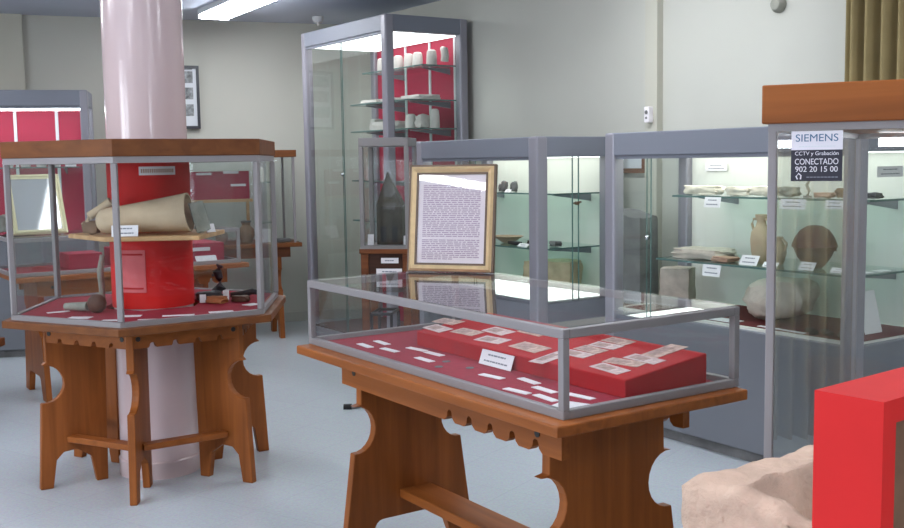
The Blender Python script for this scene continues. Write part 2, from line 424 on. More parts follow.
# the red sloping stand in the low case and its notes
X0, X1, Y0, Y1 = .33, 1.437, .279, .61; ZB = .8242
SL = .119
def wz_(y): return .878 + (y - Y0)*SL
m = MB(); m.prism([(Y0, ZB), (Y1, ZB), (Y1, wz_(Y1)), (Y0, wz_(Y0))], lambda u, v, k: (X0 if k == 0 else X1, u, v))
o = m.build('sloping_stand', M['red'], None, OC, RZ, bevel=.004); tag(o, 'bright red sloping stand inside the low glass case, covered with banknotes', 'display stand')
notes = [(.315, .43, 6, 'note', 'leftmost printed note on the red slope, under the gold frame'), (.372, .345, -8, 'notep', 'oval-patterned note at the front left of the red slope'), (.524, .372, 4, 'note', 'brown note second along the front of the red slope'),
         (.62, .44, -6, 'notep', 'pale note behind the second front note on the red slope'), (.704, .352, 8, 'notep', 'bluish note above the white caption on the red slope'), (.75, .50, -4, 'note', 'brown note at the rear of the red slope behind the caption'), (.90, .36, -5, 'note', 'brown note right of the white caption on the red slope'),
         (1.06, .315, 10, 'notep', 'pale note at the front edge by the corner post'), (1.10, .39, 3, 'notep', 'front note of the row of four left of the bare red strip'), (1.10, .448, -4, 'note', 'second note of the row of four left of the bare red strip'),
         (1.105, .507, 5, 'notep', 'third note of the row of four left of the bare red strip'), (1.10, .566, -3, 'note', 'rear note of the row of four left of the bare red strip'), (1.312, .335, -9, 'notep', 'front note of the group at the right end of the red slope'),
         (1.30, .405, 12, 'note', 'tilted pale note second from the front at the right end of the red slope'), (1.325, .462, -3, 'notep', 'third note from the front at the right end of the red slope'), (1.312, .555, 5, 'note', 'large brown note at the rear right of the red slope')]
Qs = Matrix.Rotation(math.atan(SL), 4, 'X')
for i, (x, y, r, mt, lb) in enumerate(notes):
    m = MB(); w, h = (.13, .062) if i not in (15, 6) else (.15, .07)
    if .38 < x < .5: w, h = .12, .07
    if x > 1.05: w, h = h, w*1.0
    if i in (8, 9, 10, 11): w, h = .115, .052
    if i in (12, 13, 14): w, h = .135, .052
    m.box(-w/2, w/2, -h/2, h/2, .0004, .0016, Qs @ Matrix.Rotation(rad(r*.6), 4, 'Z'))
    p = ctw(x, y, wz_(y)); o = m.build('banknote', M[mt], None, p, RZ)
    tag(o, lb, 'banknote', 'banknotes on the red sloping stand')
    m = MB(); m.box(-w*.38, w*.10, -h*.30, h*.30, .0016, .0021, Qs @ Matrix.Rotation(rad(r*.6), 4, 'Z')); m.build('printed_vignette', M['vig'], o)
# caption leaning on the front of the red stand
def card(label, loc, rz, w, h, tilt=0, mat='white', lines=0, name='label_card', cat='label', group=None, ink='grey_ink'):
    T = Matrix.Translation((0, 0, .0014)) @ Matrix.Rotation(rad(tilt), 4, 'X')
    m = MB().box(-w/2, w/2, 0, .002, 0, h, T) if tilt else MB().box(-w/2, w/2, -h/2, h/2, 0, .002)
    o = m.build(name, M[mat], None, loc, rz); tag(o, label, cat, group)
    if lines:
        m = MB()
        for i in range(lines):
            z = h*(1-(i+.7)/(lines+.4)); a = w*(.72 if i % 2 else .55); q = h*.5/(lines+.4)*.5
            x = -a/2
            while x < a/2 - .004:
                ww = random.uniform(.05, .14)*w; e = min(x+ww, a/2)
                if tilt: m.box(x, e, -.0006, 0, z-q/2, z+q/2, T)
                else: m.box(x, e, z-h/2-q/2, z-h/2+q/2, .002, .0025)
                x = e + .02*w
        m.build('printed_lines', M[ink], o)
    return o
card('white two-line caption leaning on the front of the red sloping stand', ctw(.845, .255, .825), RZ, .175, .05, -20, lines=2)
fl = [(.215, .125, 'white card strip nearest the left corner post of the low case'), (.20, .205, 'white card strip behind the left end strip on the maroon felt'), (.352, .15, 'third white card strip from the left on the maroon felt'), (.40, .235, 'white card strip at the left foot of the red slope'),
      (.515, .235, 'white card strip at the red slope foot, left of the caption'), (.585, .15, 'white card strip midway along the front of the maroon felt'), (.955, .165, 'white card strip just below the two-line caption'), (1.08, .215, 'white card strip at the slope foot right of the caption'),
      (1.17, .10, 'white card strip near the front rail left of the corner post'), (1.205, .175, 'white card strip second from the front, left of the corner post'), (1.29, .11, 'white card strip just left of the near corner post'), (1.335, .20, 'white card strip at the slope foot behind the near corner post')]
for x, y, lb in fl: card(lb, ctw(x, y, .8242), RZ + random.uniform(-.12, .12) + (.0 if x < 1.3 else .2), .10, .026, 0, group='white strips on the maroon felt')
card('large white card lying flat in the near corner of the low case', ctw(1.41, .11, .8242), RZ + .35, .10, .075)
card('white strip at the front foot of the red slope right of the corner post', ctw(1.45, .20, .8242), RZ + PI/2 + .1, .13, .022)
for i, (x, y) in enumerate(((.72, .12), (.80, .19), (.66, .19))):
    o = MB().lathe([(.014, 0), (.014, .002)], 16).build('coin', M['stele'], None, ctw(x, y, .8242), 0); tag(o, ('dark coin at the front of the maroon felt', 'dark coin near the two-line caption', 'dark coin left of the others on the felt')[i], 'coin', 'coins on the maroon felt')

# framed document standing on the lid
pl_, pr_ = ctw(.045, .421, 1.0675), ctw(.327, .628, 1.0675)
ang = math.atan2(pr_.y-pl_.y, pr_.x-pl_.x); wF = (pr_-pl_).length; hF = .418
t = thing('document_frame', 'gold framed typed page standing on the glass lid of the low case', 'framed document', (pl_+pr_)/2, ang)
TL = Matrix.Rotation(rad(-8), 4, 'X')
def frame_parts(t, w, h, bw, depth, T, matf, mate, inner_mat, inner_name='page', split=True):
    m = MB()
    o_, i_ = [(-w/2, 0), (w/2, 0), (w/2, h), (-w/2, h)], [(-w/2+bw, bw), (w/2-bw, bw), (w/2-bw, h-bw), (-w/2+bw, h-bw)]
    for k in range(4):
        j = (k+1) % 4
        q = [(o_[k], 0.004), (o_[j], 0.004), (i_[j], -.004), (i_[k], -.004)]
        mid = [((o_[k][0]*.6+i_[k][0]*.4), (o_[k][1]*.6+i_[k][1]*.4)), ((o_[j][0]*.6+i_[j][0]*.4), (o_[j][1]*.6+i_[j][1]*.4))]
        m.face([T @ Vector((o_[k][0], 0, o_[k][1])), T @ Vector((o_[j][0], 0, o_[j][1])), T @ Vector((mid[1][0], -depth*.6, mid[1][1])), T @ Vector((mid[0][0], -depth*.6, mid[0][1]))])
        m.face([T @ Vector((mid[0][0], -depth*.6, mid[0][1])), T @ Vector((mid[1][0], -depth*.6, mid[1][1])), T @ Vector((i_[j][0], 0, i_[j][1])), T @ Vector((i_[k][0], 0, i_[k][1]))])
    m.build('moulding', matf, t)
    m = MB(); g = .004
    for (x0, x1, z0, z1) in ((-w/2-g, w/2+g, -0.0, g), (-w/2-g, w/2+g, h-g, h+g), (-w/2-g, -w/2+g, 0, h), (w/2-g, w/2+g, 0, h)): m.box(x0, x1, -.003, depth, z0, z1, T)
    for (x0, x1, z0, z1) in ((-w/2+bw-g, w/2-bw+g, bw-g, bw+g), (-w/2+bw-g, w/2-bw+g, h-bw-g, h-bw+g), (-w/2+bw-g, -w/2+bw+g, bw, h-bw), (w/2-bw-g, w/2-bw+g, bw, h-bw)): m.box(x0, x1, -.004, .004, z0, z1, T)
    m.build('dark_edge', mate, t)
    MB().box(-w/2, w/2, .006, depth, .002, h, T).build('backing', M['dark'], t)
    return MB().box(-w/2+bw, w/2-bw, .001, .005, bw, h-bw, T).build(inner_name, inner_mat, t)
pg = frame_parts(t, wF, hF, .031, .02, TL, M['gilt'], M['giltdark'], M['paper'])
m = MB(); rows = 40
for i in range(rows):
    z = hF - .078 - i*(hF - .122)/rows; x = -wF/2 + .056; xe = wF/2 - .056
    if i in (28,): continue
    if i == rows-1: xe = .02
    while x < xe - .006:
        e = min(x + random.uniform(.008, .03), xe); m.box(x, e, -.0002, .001, z-.0021, z+.0018, TL); x = e + random.uniform(.003, .006)
o = m.build('typed_text', M['ink'], pg); o['kind'] = 'stuff'
MB().box(-wF/2+.031, wF/2-.031, -.0022, -.0006, .031, hF-.031, TL).build('cover_glass', M['glass'], t)
MB().prism([(-.03, 0), (.03, 0), (.02, .3), (-.02, .3)], lambda u, v, k: (u, .135 - .27*v + .006*k, v)).build('easel_strut', M['dark'], t)

# ------------------------------------------------------------------ six-sided case round the column
TH = .0622
def hexp(R, i, a=TH): return (R*math.sin(a + i*PI/3), -R*math.cos(a + i*PI/3))
def hexpoly(R): return [hexp(R, i) for i in range(6)]
HX = thing('hexagonal_display_case', 'six-sided glazed case on a wooden table built round the pink column', 'display case', HC)
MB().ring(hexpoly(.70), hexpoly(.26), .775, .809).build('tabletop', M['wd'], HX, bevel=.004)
MB().ring(hexpoly(.635), hexpoly(.25), .809, .826).build('felt_floor', M['felt'], HX)
MB().ring(hexpoly(.6575), hexpoly(.632), .809, .832).build('bottom_rail', M['alu'], HX)
MB().ring(hexpoly(.6575), hexpoly(.632), 1.512, 1.54).build('top_rail', M['alu'], HX)
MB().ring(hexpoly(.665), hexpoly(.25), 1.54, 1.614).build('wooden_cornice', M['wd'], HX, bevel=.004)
for i in range(6):
    x, y = hexp(.643, i)
    m = MB(); m.box(-.013, .013, -.013, .013, .832, 1.512, Matrix.Translation((x, y, 0)) @ Matrix.Rotation(TH + i*PI/3, 4, 'Z')); m.build('post', M['alu'], HX, bevel=.003, seg=1)
    p0, p1 = Vector((*hexp(.645, i), 0)), Vector((*hexp(.645, i+1), 0)); d = (p1-p0).normalized(); ln = (p1-p0).length
    T = Matrix.Translation(p0) @ Matrix.Rotation(math.atan2(d.y, d.x), 4, 'Z')
    MB().box(.014, ln-.014, -.0025, .0025, .832, 1.512, T).build('glass_pane', M['glass'], HX)
    # radial leg panel
    T2 = Matrix.Rotation(TH + i*PI/3 - PI/2, 4, 'Z')
    prof = [(.573, 0), (.55, .40)] + arc(.535, .495, .09, -PI/2+.15, -3*PI/2-.05, 12) + [(.522, .60), (.522, .775), (.245, .775), (.262, .0), (.315, 0), (.335, .125), (.40, .17), (.46, .165), (.495, .13), (.515, 0)]
    m = MB(); m.prism(prof, lambda u, v, k, T2=T2: T2 @ Vector((u, -.017 + .034*k, v))); m.build('leg_panel', M['wz'], HX, bevel=.003, seg=1)
    # scalloped apron between panels
    q0, q1 = Vector((*hexp(.525, i), 0)), Vector((*hexp(.525, i+1), 0)); d = (q1-q0).normalized(); ln = (q1-q0).length
    T3 = Matrix.Translation(q0) @ Matrix.Rotation(math.atan2(d.y, d.x), 4, 'Z')
    m = MB(); m.prism(scallop(.012, ln-.012, .775, .692, [.105 + k*.105 for k in range(4)], .04, .9, .62), lambda u, v, k, T3=T3: T3 @ Vector((u, .0 + .024*k, v))); ap = m.build('apron', M['wx'], HX)
    for x in (.04, ln-.04):
        MB().lathe([(.011, -.002), (.011, .002)], 12, T3 @ Matrix.Translation((x, -.001, .735)) @ Matrix.Rotation(PI/2, 4, 'X')).build('bolt_hole', M['black'], ap)
    q0, q1 = Vector((*hexp(.43, i), 0)), Vector((*hexp(.43, i+1), 0)); d = (q1-q0).normalized(); ln = (q1-q0).length
    T4 = Matrix.Translation(q0) @ Matrix.Rotation(math.atan2(d.y, d.x), 4, 'Z')
    MB().box(.015, ln-.015, -.03, .03, .212, .24, T4).build('stretcher', M['wx'], HX, bevel=.003, seg=1)
slv = MB().lathe([(.194, .826), (.194, 1.54)], 48).build('red_sleeve', M['redb'], HX, smooth=True); slv['label'] = 'bright red cladding around the column'
def curved(r0, r1, a0, a1, z0, z1, n=12):
    m = MB()
    po = [(r1*math.sin(a0+(a1-a0)*i/n), -r1*math.cos(a0+(a1-a0)*i/n)) for i in range(n+1)] + [(r0*math.sin(a1-(a1-a0)*i/n), -r0*math.cos(a1-(a1-a0)*i/n)) for i in range(n+1)]
    m.prism(po, lambda u, v, k: (u, v, z0 + (z1-z0)*k)); return m
pn = curved(.195, .199, -.70, .12, .905, 1.105).build('raised_panel', M['redp'], slv)
for z in (.925, 1.085): curved(.199, .201, -.64, .06, z-.004, z+.004).build('panel_moulding', M['red'], pn)
lb = curved(.195, .1965, .06, .95, 1.455, 1.495).build('caption_strip', M['white'], slv)
m = MB()
for k in range(16): 
    a0 = .11 + k*.050
    po = curved(.1965, .1972, a0, a0+.034, 1.466, 1.484, 2); me = bpy.data.meshes.new('t'); po.bm.to_mesh(me); po.bm.free(); m.bm.from_mesh(me)
m.build('printed_lines', M['claypink'], lb)
sh = MB(); sh.prism([(-.33, -.20), (-.06, -.50), (.345, -.46), (.37, -.05), (.2, .02), (-.2, .02)], lambda u, v, k: (u, v, 1.168 + .02*k)); sh.build('wooden_shelf', M['pale'], HX, bevel=.003)
def hw(x, y, z): return HC + Vector((x, y, z))
ZS = 1.1885
t = thing('amphora_neck', 'large tan broken amphora lying on the wooden shelf in the six-sided case', 'pottery', hw(-.14, -.355, ZS), 0)
Rm = Matrix.Translation((0, 0, .087)) @ Matrix.Rotation(PI/2, 4, 'Y')
Rm = Matrix.Translation((0, 0, .06)) @ Matrix.Rotation(rad(90-5.5), 4, 'Y')
MB().lathe([(0, 0), (.03, .004), (.05, .02), (.058, .05), (.062, .12), (.072, .25), (.082, .36), (.088, .42), (.078, .42), (.070, .36), (.055, .2), (0, .18)], 32, Rm).build('body', M['clay'], t, smooth=True)
MB().lathe([(0, .30), (.073, .375)], 32, Rm).build('hollow', M['felt'], t)
t = thing('amphora_fragment', 'bent grey-tan amphora handle at the left end of the wooden shelf', 'pottery', hw(-.20, -.27, ZS), 0)
MB().tube([(-.005, 0, .022), (-.02, 0, .05), (0, 0, .085), (.05, 0, .115), (.10, .0, .15)], [.022, .022, .020, .020, .022], 10).build('handle', M['clay'], t, smooth=True)
MB().rock(.035, .03, .028, 3, .2).build('stump', M['lightclay'], t, (.005, 0, 0), smooth=True)
o = MB().rock(.033, .025, .068, 5, .12, flat=.25, mat=Matrix.Rotation(rad(-14), 4, 'Y')).build('stone_fragment', M['stoneg'], None, hw(.338, -.33, ZS), .3, True)
tag(o, 'upright slanting grey stone piece at the right end of the wooden shelf', 'stone fragment')
card('white caption card leaning in front of the large amphora', hw(.02, -.475, ZS), .1, .115, .05, -15, lines=2)
card('small white tag at the right end of the wooden shelf', hw(.352, -.25, ZS), .9, .05, .04, -20)
ZH = .8265
t = thing('stone_mace', 'grey stone rod with a dark round head on the felt of the six-sided case', 'stone tool', hw(-.182, -.285, ZH), 0)
MB().lathe([(0, 0), (.022, .004), (.038, .018), (.044, .042), (.038, .066), (.022, .082), (0, .086)], 20).build('head', M['brownclay'], t, smooth=True)
MB().tube([(-.04, .0, .03), (-.10, .03, .026), (-.17, .07, .022)], [.022, .02, .016], 12).build('rod', M['stoneg'], t, smooth=True)
o = MB().tube([(0, 0, .003), (.0, 0, .08), (-.004, 0, .16), (.008, .01, .24)], [.016, .014, .016, .013], 10).build('leaning_bone', M['stoneg'], None, hw(-.262, .03, ZH), 0, True)
tag(o, 'grey bumpy bone standing upright beside the red sleeve', 'bone')
for x, y, r, w, h, lb in ((-.205, -.45, -.1, .10, .06, 'white card in front of the stone mace on the felt'), (-.375, -.25, .6, .10, .03, 'white card strip left of the stone mace'), (-.04, -.54, 0, .07, .03, 'white card beside the front post of the six-sided case'), (.02, -.42, .1, .08, .05, 'white card right of the front post, near the red sleeve'),
                          (.228, -.42, .2, .14, .035, 'long white card in front of the red sleeve on the felt'), (.40, -.325, .35, .11, .045, 'white card at the front right of the felt below the iron pieces'), (.495, -.09, .9, .07, .06, 'small white card by the right post of the six-sided case'), (.14, -.53, .1, .12, .02, 'thin white strip along the front rail of the six-sided case')):
    card(lb, hw(x, y, ZH), r, w, h)
o = MB().tube([(-.05, .0, .012), (-.02, 0, .04), (.01, 0, .06), (.0, .01, .10), (-.012, .01, .14), (-.004, .01, .165), (.02, 0, .16)], [.012, .020, .026, .018, .022, .016, .006], 10).build('iron_fitting', M['iron'], None, hw(.29, .15, ZH), 0, True); tag(o, 'dark upright hooked iron piece beside the red sleeve', 'iron piece')
o = MB().tube([(-.06, .0, .018), (0, 0, .02), (.05, .01, .03), (.09, 0, .022)], [.012, .018, .016, .010], 10).build('iron_spur', M['iron'], None, hw(.40, .17, ZH), .2, True); tag(o, 'dark low iron piece behind the clay sherds, pointing right', 'iron piece')
o = MB().rock(.06, .035, .022, 8, .2).build('iron_lump', M['iron'], None, hw(.255, .08, ZH), .4, True); tag(o, 'dark flat iron lump nearest the red sleeve', 'iron piece')
card('small white tag standing between the dark iron pieces', hw(.335, .085, ZH), .2, .03, .05, -15)
card('tiny white tag left of the hooked iron piece', hw(.24, .0, ZH), .2, .03, .04, -15)
o = MB().rock(.05, .028, .016, 11, .2, flat=.2).build('clay_sherd', M['orange'], None, hw(.315, -.02, ZH), -.5, True); tag(o, 'larger orange-brown sherd in front of the iron pieces', 'sherd')
o = MB().rock(.04, .026, .014, 12, .2, flat=.2).build('clay_sherd', M['brownclay'], None, hw(.42, .03, ZH), -.3, True); tag(o, 'smaller brown sherd left of the right post', 'sherd')

# ------------------------------------------------------------------ grey glazed showcases of the row
def showcase(label, loc, rz, L, D, Hh, base, head, post, lining, shelves, floorm='inner', lid='panel', panelm='panelw', door=None, zlock=0, end_doors=False, glass='glassg', doorframe=None):
    t = thing('glass_showcase', label, 'showcase', loc, rz)
    if base > .15:
        box('plinth', .03, L-.03, .03, D-.03, 0, .06, M['stele'], t)
        bs = box('base_cabinet', 0, L, 0, D, .06, base-.0, M['base'], t, .004)
    else:
        bs = box('base_cabinet', 0, L, 0, D, 0, base, M['base'], t, .004)
    box('header', 0, L, 0, D, Hh-head, Hh, M['cab'], t, .006)
    for x in (0, L-post):
        for y in (0, D-post):
            xa, ya = (x-.003 if x == 0 else x), (y-.003 if y == 0 else y)
            box('post', xa, xa+post+.003, ya, ya+post+.003, 0, Hh+.001, M['cabp'], t, .012)
    z0, z1 = base, Hh-head
    box('display_floor', post*.4, L-post*.4, post*.4, D-post*.4, base, base+.012, M[floorm], t)
    bp = box('back_panel', post, L-post, D-.035, D-.015, z0, z1, M[lining], t)
    g = M[glass]
    dx = door if door else L/2
    box('glass_door', post, dx+.02, .016, .022, z0+.012, z1, g, t); box('glass_door', dx-.02, L-post, .026, .032, z0+.012, z1, g, t)
    m = MB().box(dx-.0215, dx-.0195, .0255, .0325, z0+.012, z1).box(dx+.0195, dx+.0215, .0155, .0225, z0+.012, z1); m.build('glass_edge', M['edge'], t)
    box('door_rail', post, L-post, .012, .034, z1-.018, z1, M['cab'], t)
    for x in (.02, L-.026):
        box('end_pane', x, x+.006, post, D-post, z0+.012, z1, g, t)
    lk = MB().lathe([(.012, 0), (.012, .012), (.008, .016), (0, .017)], 12, Matrix.Translation((dx, .016, zlock or (z0+z1)/2+.12)) @ Matrix.Rotation(PI/2, 4, 'X')).build('lock', M['chrome'], t, smooth=True)
    if end_doors:
        m = MB()
        for y in (.30, .35): m.box(L-.0275, L-.0185, y-.002, y+.002, z0+.012, z1)
        m.build('glass_edge', M['edge'], t)
        lk = MB().tube([(L-.01, .30, 1.225), (L-.01, .36, 1.232)], .006).tube([(L-.02, .325, 1.225), (L+.004, .325, 1.225)], .012).build('lock', M['giltdark'], t)
    if doorframe:
        x0, x1 = doorframe; w = .022; m = MB()
        for (a, b_, c, d) in ((x0, x0+w, z0, z1), (x1-w, x1, z0, z1), (x0, x1, z1-w, z1)): m.box(a, b_, .035, .05, c, d)
        m.build('door_frame', M['alu'], t)
    if lid == 'panel':
        box('light_panel', post, L-post, .05, D-.05, z1-.006, z1+.0, M[panelm], t)
    elif lid == 'front':
        box('light_strip', post, L-post, .06, .10, z1-.03, z1, M['strip'], t)
    else:
        box('light_strip', post+.05, L-post-.05, .20, .24, z1-.012, z1, M['strip'], t)
    for (x0, x1, y0, y1, z) in shelves:
        s = box('glass_shelf', x0, x1, y0, y1, z-.008, z, M['shelfg'], t)
        MB().box(x0, x1, y0-.002, y0, z-.009, z+.001).box(x0-.002, x0, y0, y1, z-.009, z+.001).box(x1, x1+.002, y0, y1, z-.009, z+.001).build('shelf_edge', M['edge'], s)
        for x in (x0+.12, x1-.12):
            m = MB(); m.prism([(D-.035, z-.06), (D-.035, z-.010), (y0+.08, z-.010), (y0+.08, z-.016)], lambda u, v, k, x=x: (x-.004+.008*k, u, v)); m.build('bracket', M['cabp'], s)
    return t
# near showcase (right), second, and the tall one
O3 = RW(.734, 0); O2 = RW(2.734, 0); OT = RW(4.525, 0)
S3 = showcase('near grey showcase on the right with amphora and big boulder', O3, RZ, 1.61, .65, 1.64, .655, .125, .075, 'inner', [(.28, 1.52, .12, .60, .955), (.30, 1.52, .22, .60, 1.295)], door=.32, zlock=1.075)
S2 = showcase('grey showcase behind the gold framed page, with tan stone', O2, RZ, 1.39, .66, 1.64, .655, .125, .085, 'inner', [(.10, 1.29, .12, .61, .94), (.10, 1.29, .22, .61, 1.285)], end_doors=True)
ST = showcase('tall grey showcase with crimson lining and white vessels', OT, RZ, 1.406, .735, 2.59, .10, .12, .07, 'crimson', [(.40, 1.33, .36, .69, 2.24), (.40, 1.33, .24, .69, 1.975), (.40, 1.33, .24, .69, 1.755), (.40, 1.33, .24, .69, 1.35), (.40, 1.33, .24, .69, 1.02)], floorm='dark', lid='panel', panelm='panelt', door=.662)
for x in (.30, .55, .925, 1.288): box('upright_rail', x-.012, x+.012, .735-.045, .735-.035, .11, 2.46, M['fixture'], ST)
box('maroon_cloth', .10, 1.58, .06, .60, .667, .670, M['cloth'], S3)['label'] = 'maroon cloth on the display floor'
def s3(x, y, z): return L2W(O3, x, y, z)
def s2(x, y, z): return L2W(O2, x, y, z)
def st(x, y, z): return L2W(OT, x, y, z)
def rockobj(name, label, cat, loc, rz, s, mat, seed, amp=.14, flat=0., tilt=None, group=None):
    o = MB().rock(*s, seed, amp, flat=flat, mat=tilt).build(name, M[mat], None, loc, rz, True); return tag(o, label, cat, group)
# near showcase contents
zf, zl, zu = .6705, .9555, 1.2955
rockobj('boulder', 'big pale boulder on the maroon cloth of the near showcase', 'stone', s3(1.0, .30, zf), RZ+.30, (.16, .12, .098), 'stone', 24, .20, -.30, Matrix.Rotation(rad(-9), 4, 'Y'))
rockobj('stone_block', 'pale squared stone block at the left end of the near showcase', 'stone', s3(.22, .35, zf), RZ+.5, (.085, .08, .105), 'stone', 23, .08, .3)
rockobj('stone_slab', 'flat pale stone slab at the left of the lower glass shelf', 'stone', s3(.46, .30, zl), RZ+.1, (.15, .10, .026), 'stone', 25, .12, .25)
rockobj('brown_sherd', 'flat reddish brown sherd right of the pale slab', 'sherd', s3(.68, .22, zl), RZ, (.055, .05, .013), 'claypink', 26, .15, .2)
t = thing('amphora', 'tall tan amphora on the lower shelf behind the vitrine post', 'pottery', s3(.845, .30, zl), RZ)
MB().lathe([(.030, 0), (.038, .01), (.050, .06), (.055, .12), (.050, .16), (.028, .19), (.022, .215), (.030, .235), (.032, .25), (.022, .25), (.0, .235)], 28).build('body', M['clay'], t, smooth=True)
for s in (-1, 1): MB().tube([(s*.024, 0, .225), (s*.05, 0, .225), (s*.06, 0, .20), (s*.048, 0, .165)], .007, 8).build('handle', M['clay'], t, smooth=True)
t = thing('small_jug', 'small tan jug right of the tall amphora', 'pottery', s3(.955, .30, zl), RZ)
MB().lathe([(.022, 0), (.030, .02), (.040, .06), (.030, .10), (.018, .12), (.024, .14), (.017, .14), (0, .12)], 24).build('body', M['clay'], t, smooth=True)
MB().tube([(.02, 0, .13), (.05, 0, .11), (.038, 0, .07)], .006, 8).build('handle', M['clay'], t, smooth=True)
t = thing('round_urn', 'dark brown rounded urn with a flared shoulder on the lower shelf', 'pottery', s3(1.168, .30, zl), RZ)
MB().lathe([(.035, 0), (.05, .012), (.080, .055), (.098, .098), (.108, .105)], 36).build('lower_body', M['lightclay'], t, smooth=True)
MB().lathe([(.108, .105), (.106, .115), (.092, .15), (.068, .185), (.035, .205), (0, .210)], 36).build('upper_body', M['brownclay'], t, smooth=True)
MB().tube([(.095, 0, .12), (.125, 0, .108), (.118, 0, .092)], .010, 8).build('lug', M['brownclay'], t, smooth=True)
# upper shelf: bones and bits
for i, (x, y, s, mt, lb) in enumerate(((.43, .33, (.12, .04, .024), 'bone', 'long pale bone at the left end of the upper shelf'), (.675, .34, (.075, .035, .022), 'bone', 'second long pale bone on the upper shelf'), (.845, .33, (.075, .035, .024), 'bone', 'third pale bone on the upper shelf left of the vitrine post'),
                                    (.99, .33, (.045, .035, .024), 'stoneg', 'grey-brown lump right of the bones on the upper shelf'), (1.20, .33, (.05, .025, .012), 'claypink', 'low pinkish piece toward the right of the upper shelf'), (1.31, .34, (.04, .03, .022), 'lightclay', 'brown lump at the right of the upper shelf'),
                                    (1.46, .34, (.03, .03, .014), 'iron', 'small dark bit at the right end of the upper shelf'))):
    rockobj('relic', lb, 'relic', s3(x, y, zu), RZ, s, mt, 30+i, .2, .1)
o = MB().tube([(0, 0, .008), (.012, 0, .03), (-.006, 0, .06), (.014, 0, .09), (.0, 0, .11)], [.010, .008, .008, .006, .004], 8).build('bronze_figure', M['stoneg'], None, s3(1.10, .33, zu+.0005), RZ, True); tag(o, 'thin wavy metal piece standing on the upper shelf below the sticker', 'relic')
MB().lathe([(.022, .0002), (.020, .008), (0, .01)], 16).build('foot', M['stele'], o)
for x, y, z, w, h, tl, lb in ((.60, .200, 1.236, .11, .055, -12, 'white caption hanging at the left of the upper shelf edge'), (1.11, .200, 1.241, .15, .05, -12, 'wide white caption on the upper shelf edge under the sticker'), (1.345, .200, 1.25, .10, .04, -12, 'white caption at the right of the upper shelf edge'),
                              (.69, .098, .888, .12, .06, -12, 'white caption hanging below the pale slab'), (.885, .15, .9565, .11, .055, -30, 'white caption between the slab and the amphora'), (1.02, .15, .9565, .09, .03, -40, 'small white caption at the foot of the amphora'), (1.225, .16, .9565, .085, .045, -35, 'white tent caption left of the dark urn'), (1.41, .16, .9565, .10, .03, -40, 'white caption right of the dark urn'),
                              (.265, .605, 1.42, .16, .045, 0.1, 'white sign high on the back panel of the near showcase')):
    card(lb, s3(x, y, z), RZ, w, h, tl, lines=2)
card('white sheet lying flat in front of the boulder', s3(.78, .11, zf), RZ, .17, .09)
card('white strip lying along the front edge right of the boulder', s3(1.15, .085, zf), RZ-.05, .28, .025)
for i, (x, y) in enumerate(((1.28, .13), (1.34, .16), (1.39, .12), (1.44, .17), (1.33, .09), (1.47, .11))):
    rockobj('stone_chip', 'small dark chips scattered on the maroon cloth', 'stone chip', s3(x, y, zf), i, (.022, .016, .009), 'iron', 50+i, .2, group='chips on the maroon cloth of the near showcase')
card('white-blue caption near the top of the right end of the near showcase', s3(1.50, .40, 1.395), RZ+PI/2+.0, .20, .05, .1, lines=2)
card('tall white sheet propped on the cloth at the right end', s3(1.49, .32, zf), RZ+PI/2, .13, .20, -14)
for i, (y, w) in enumerate(((.22, .10), (.36, .08))): card(('white card on the lower shelf at its right end', 'second white card on the lower shelf, deeper in')[i], s3(1.46, y+.05, zl), RZ+PI/2, w, .05)
# second showcase contents
o = rockobj('tan_block', 'large tan stone block low in the second showcase', 'stone', s2(1.05, .40, .6675), RZ+.5, (.17, .12, .085), 'tan', 61, .08, .25)
t = thing('boat_bowl', 'shallow pinkish boat-shaped bowl on the lower shelf beside the gold frame', 'pottery', s2(.72, .28, .9405), RZ)
MB().lathe([(.02, 0), (.035, .004), (.07, .03), (.095, .046), (.100, .048), (.09, .046), (.05, .022), (0, .012)], 28, Matrix.Scale(1.25, 4, (1, 0, 0))).build('bowl', M['claypink'], t, smooth=True)
for i, (x, y, s, mt, lb) in enumerate(((.90, .20, (.06, .018, .012), 'iron', 'dark iron blade right of the boat-shaped bowl'), (1.03, .25, (.045, .02, .016), 'iron', 'dark iron piece just right of the corner post'), (1.10, .25, (.02, .02, .028), 'iron', 'small upright black piece between the white cards'), (1.20, .30, (.035, .03, .018), 'stele', 'grey lump at the right of the lower shelf'), (.56, .22, (.02, .018, .018), 'chalk', 'small white pebble left of the boat-shaped bowl'))):
    rockobj('iron_relic', lb, 'relic', s2(x, y, .9405), RZ, s, mt, 70+i, .2)
for x, y, z, w, h, tl, lb in ((1.03, .16, .9405, .10, .028, -50, 'left white card on the lower shelf right of the corner post'), (1.16, .18, .9405, .12, .026, -50, 'right white card on the lower shelf right of the corner post'), (.66, .61, 1.43, .12, .06, .1, 'white sign on the back panel beside the top of the gold frame'), (.62, .20, 1.2855, .10, .025, -40, 'white card under the dark figures on the upper shelf'), (.82, .20, 1.2855, .06, .025, -40, 'small white card at the right of the dark figures'), (.80, .12, .6675, .12, .03, -40, 'white card on the display floor of the second showcase')):
    card(lb, s2(x, y, z), RZ, w, h, tl, lines=1)
for i, (x, y) in enumerate(((.60, .32), (.66, .30), (.71, .34), (.76, .31))):
    rockobj('small_figure', ('leftmost of four small dark figures on the upper shelf', 'second of four small dark figures on the upper shelf', 'third of four small dark figures on the upper shelf', 'rightmost of four small dark figures on the upper shelf')[i], 'figure', s2(x, y, 1.2855), i, (.02, .018, .026+.006*(i % 2)), 'stele', 80+i, .25, group='small figures on the upper shelf')
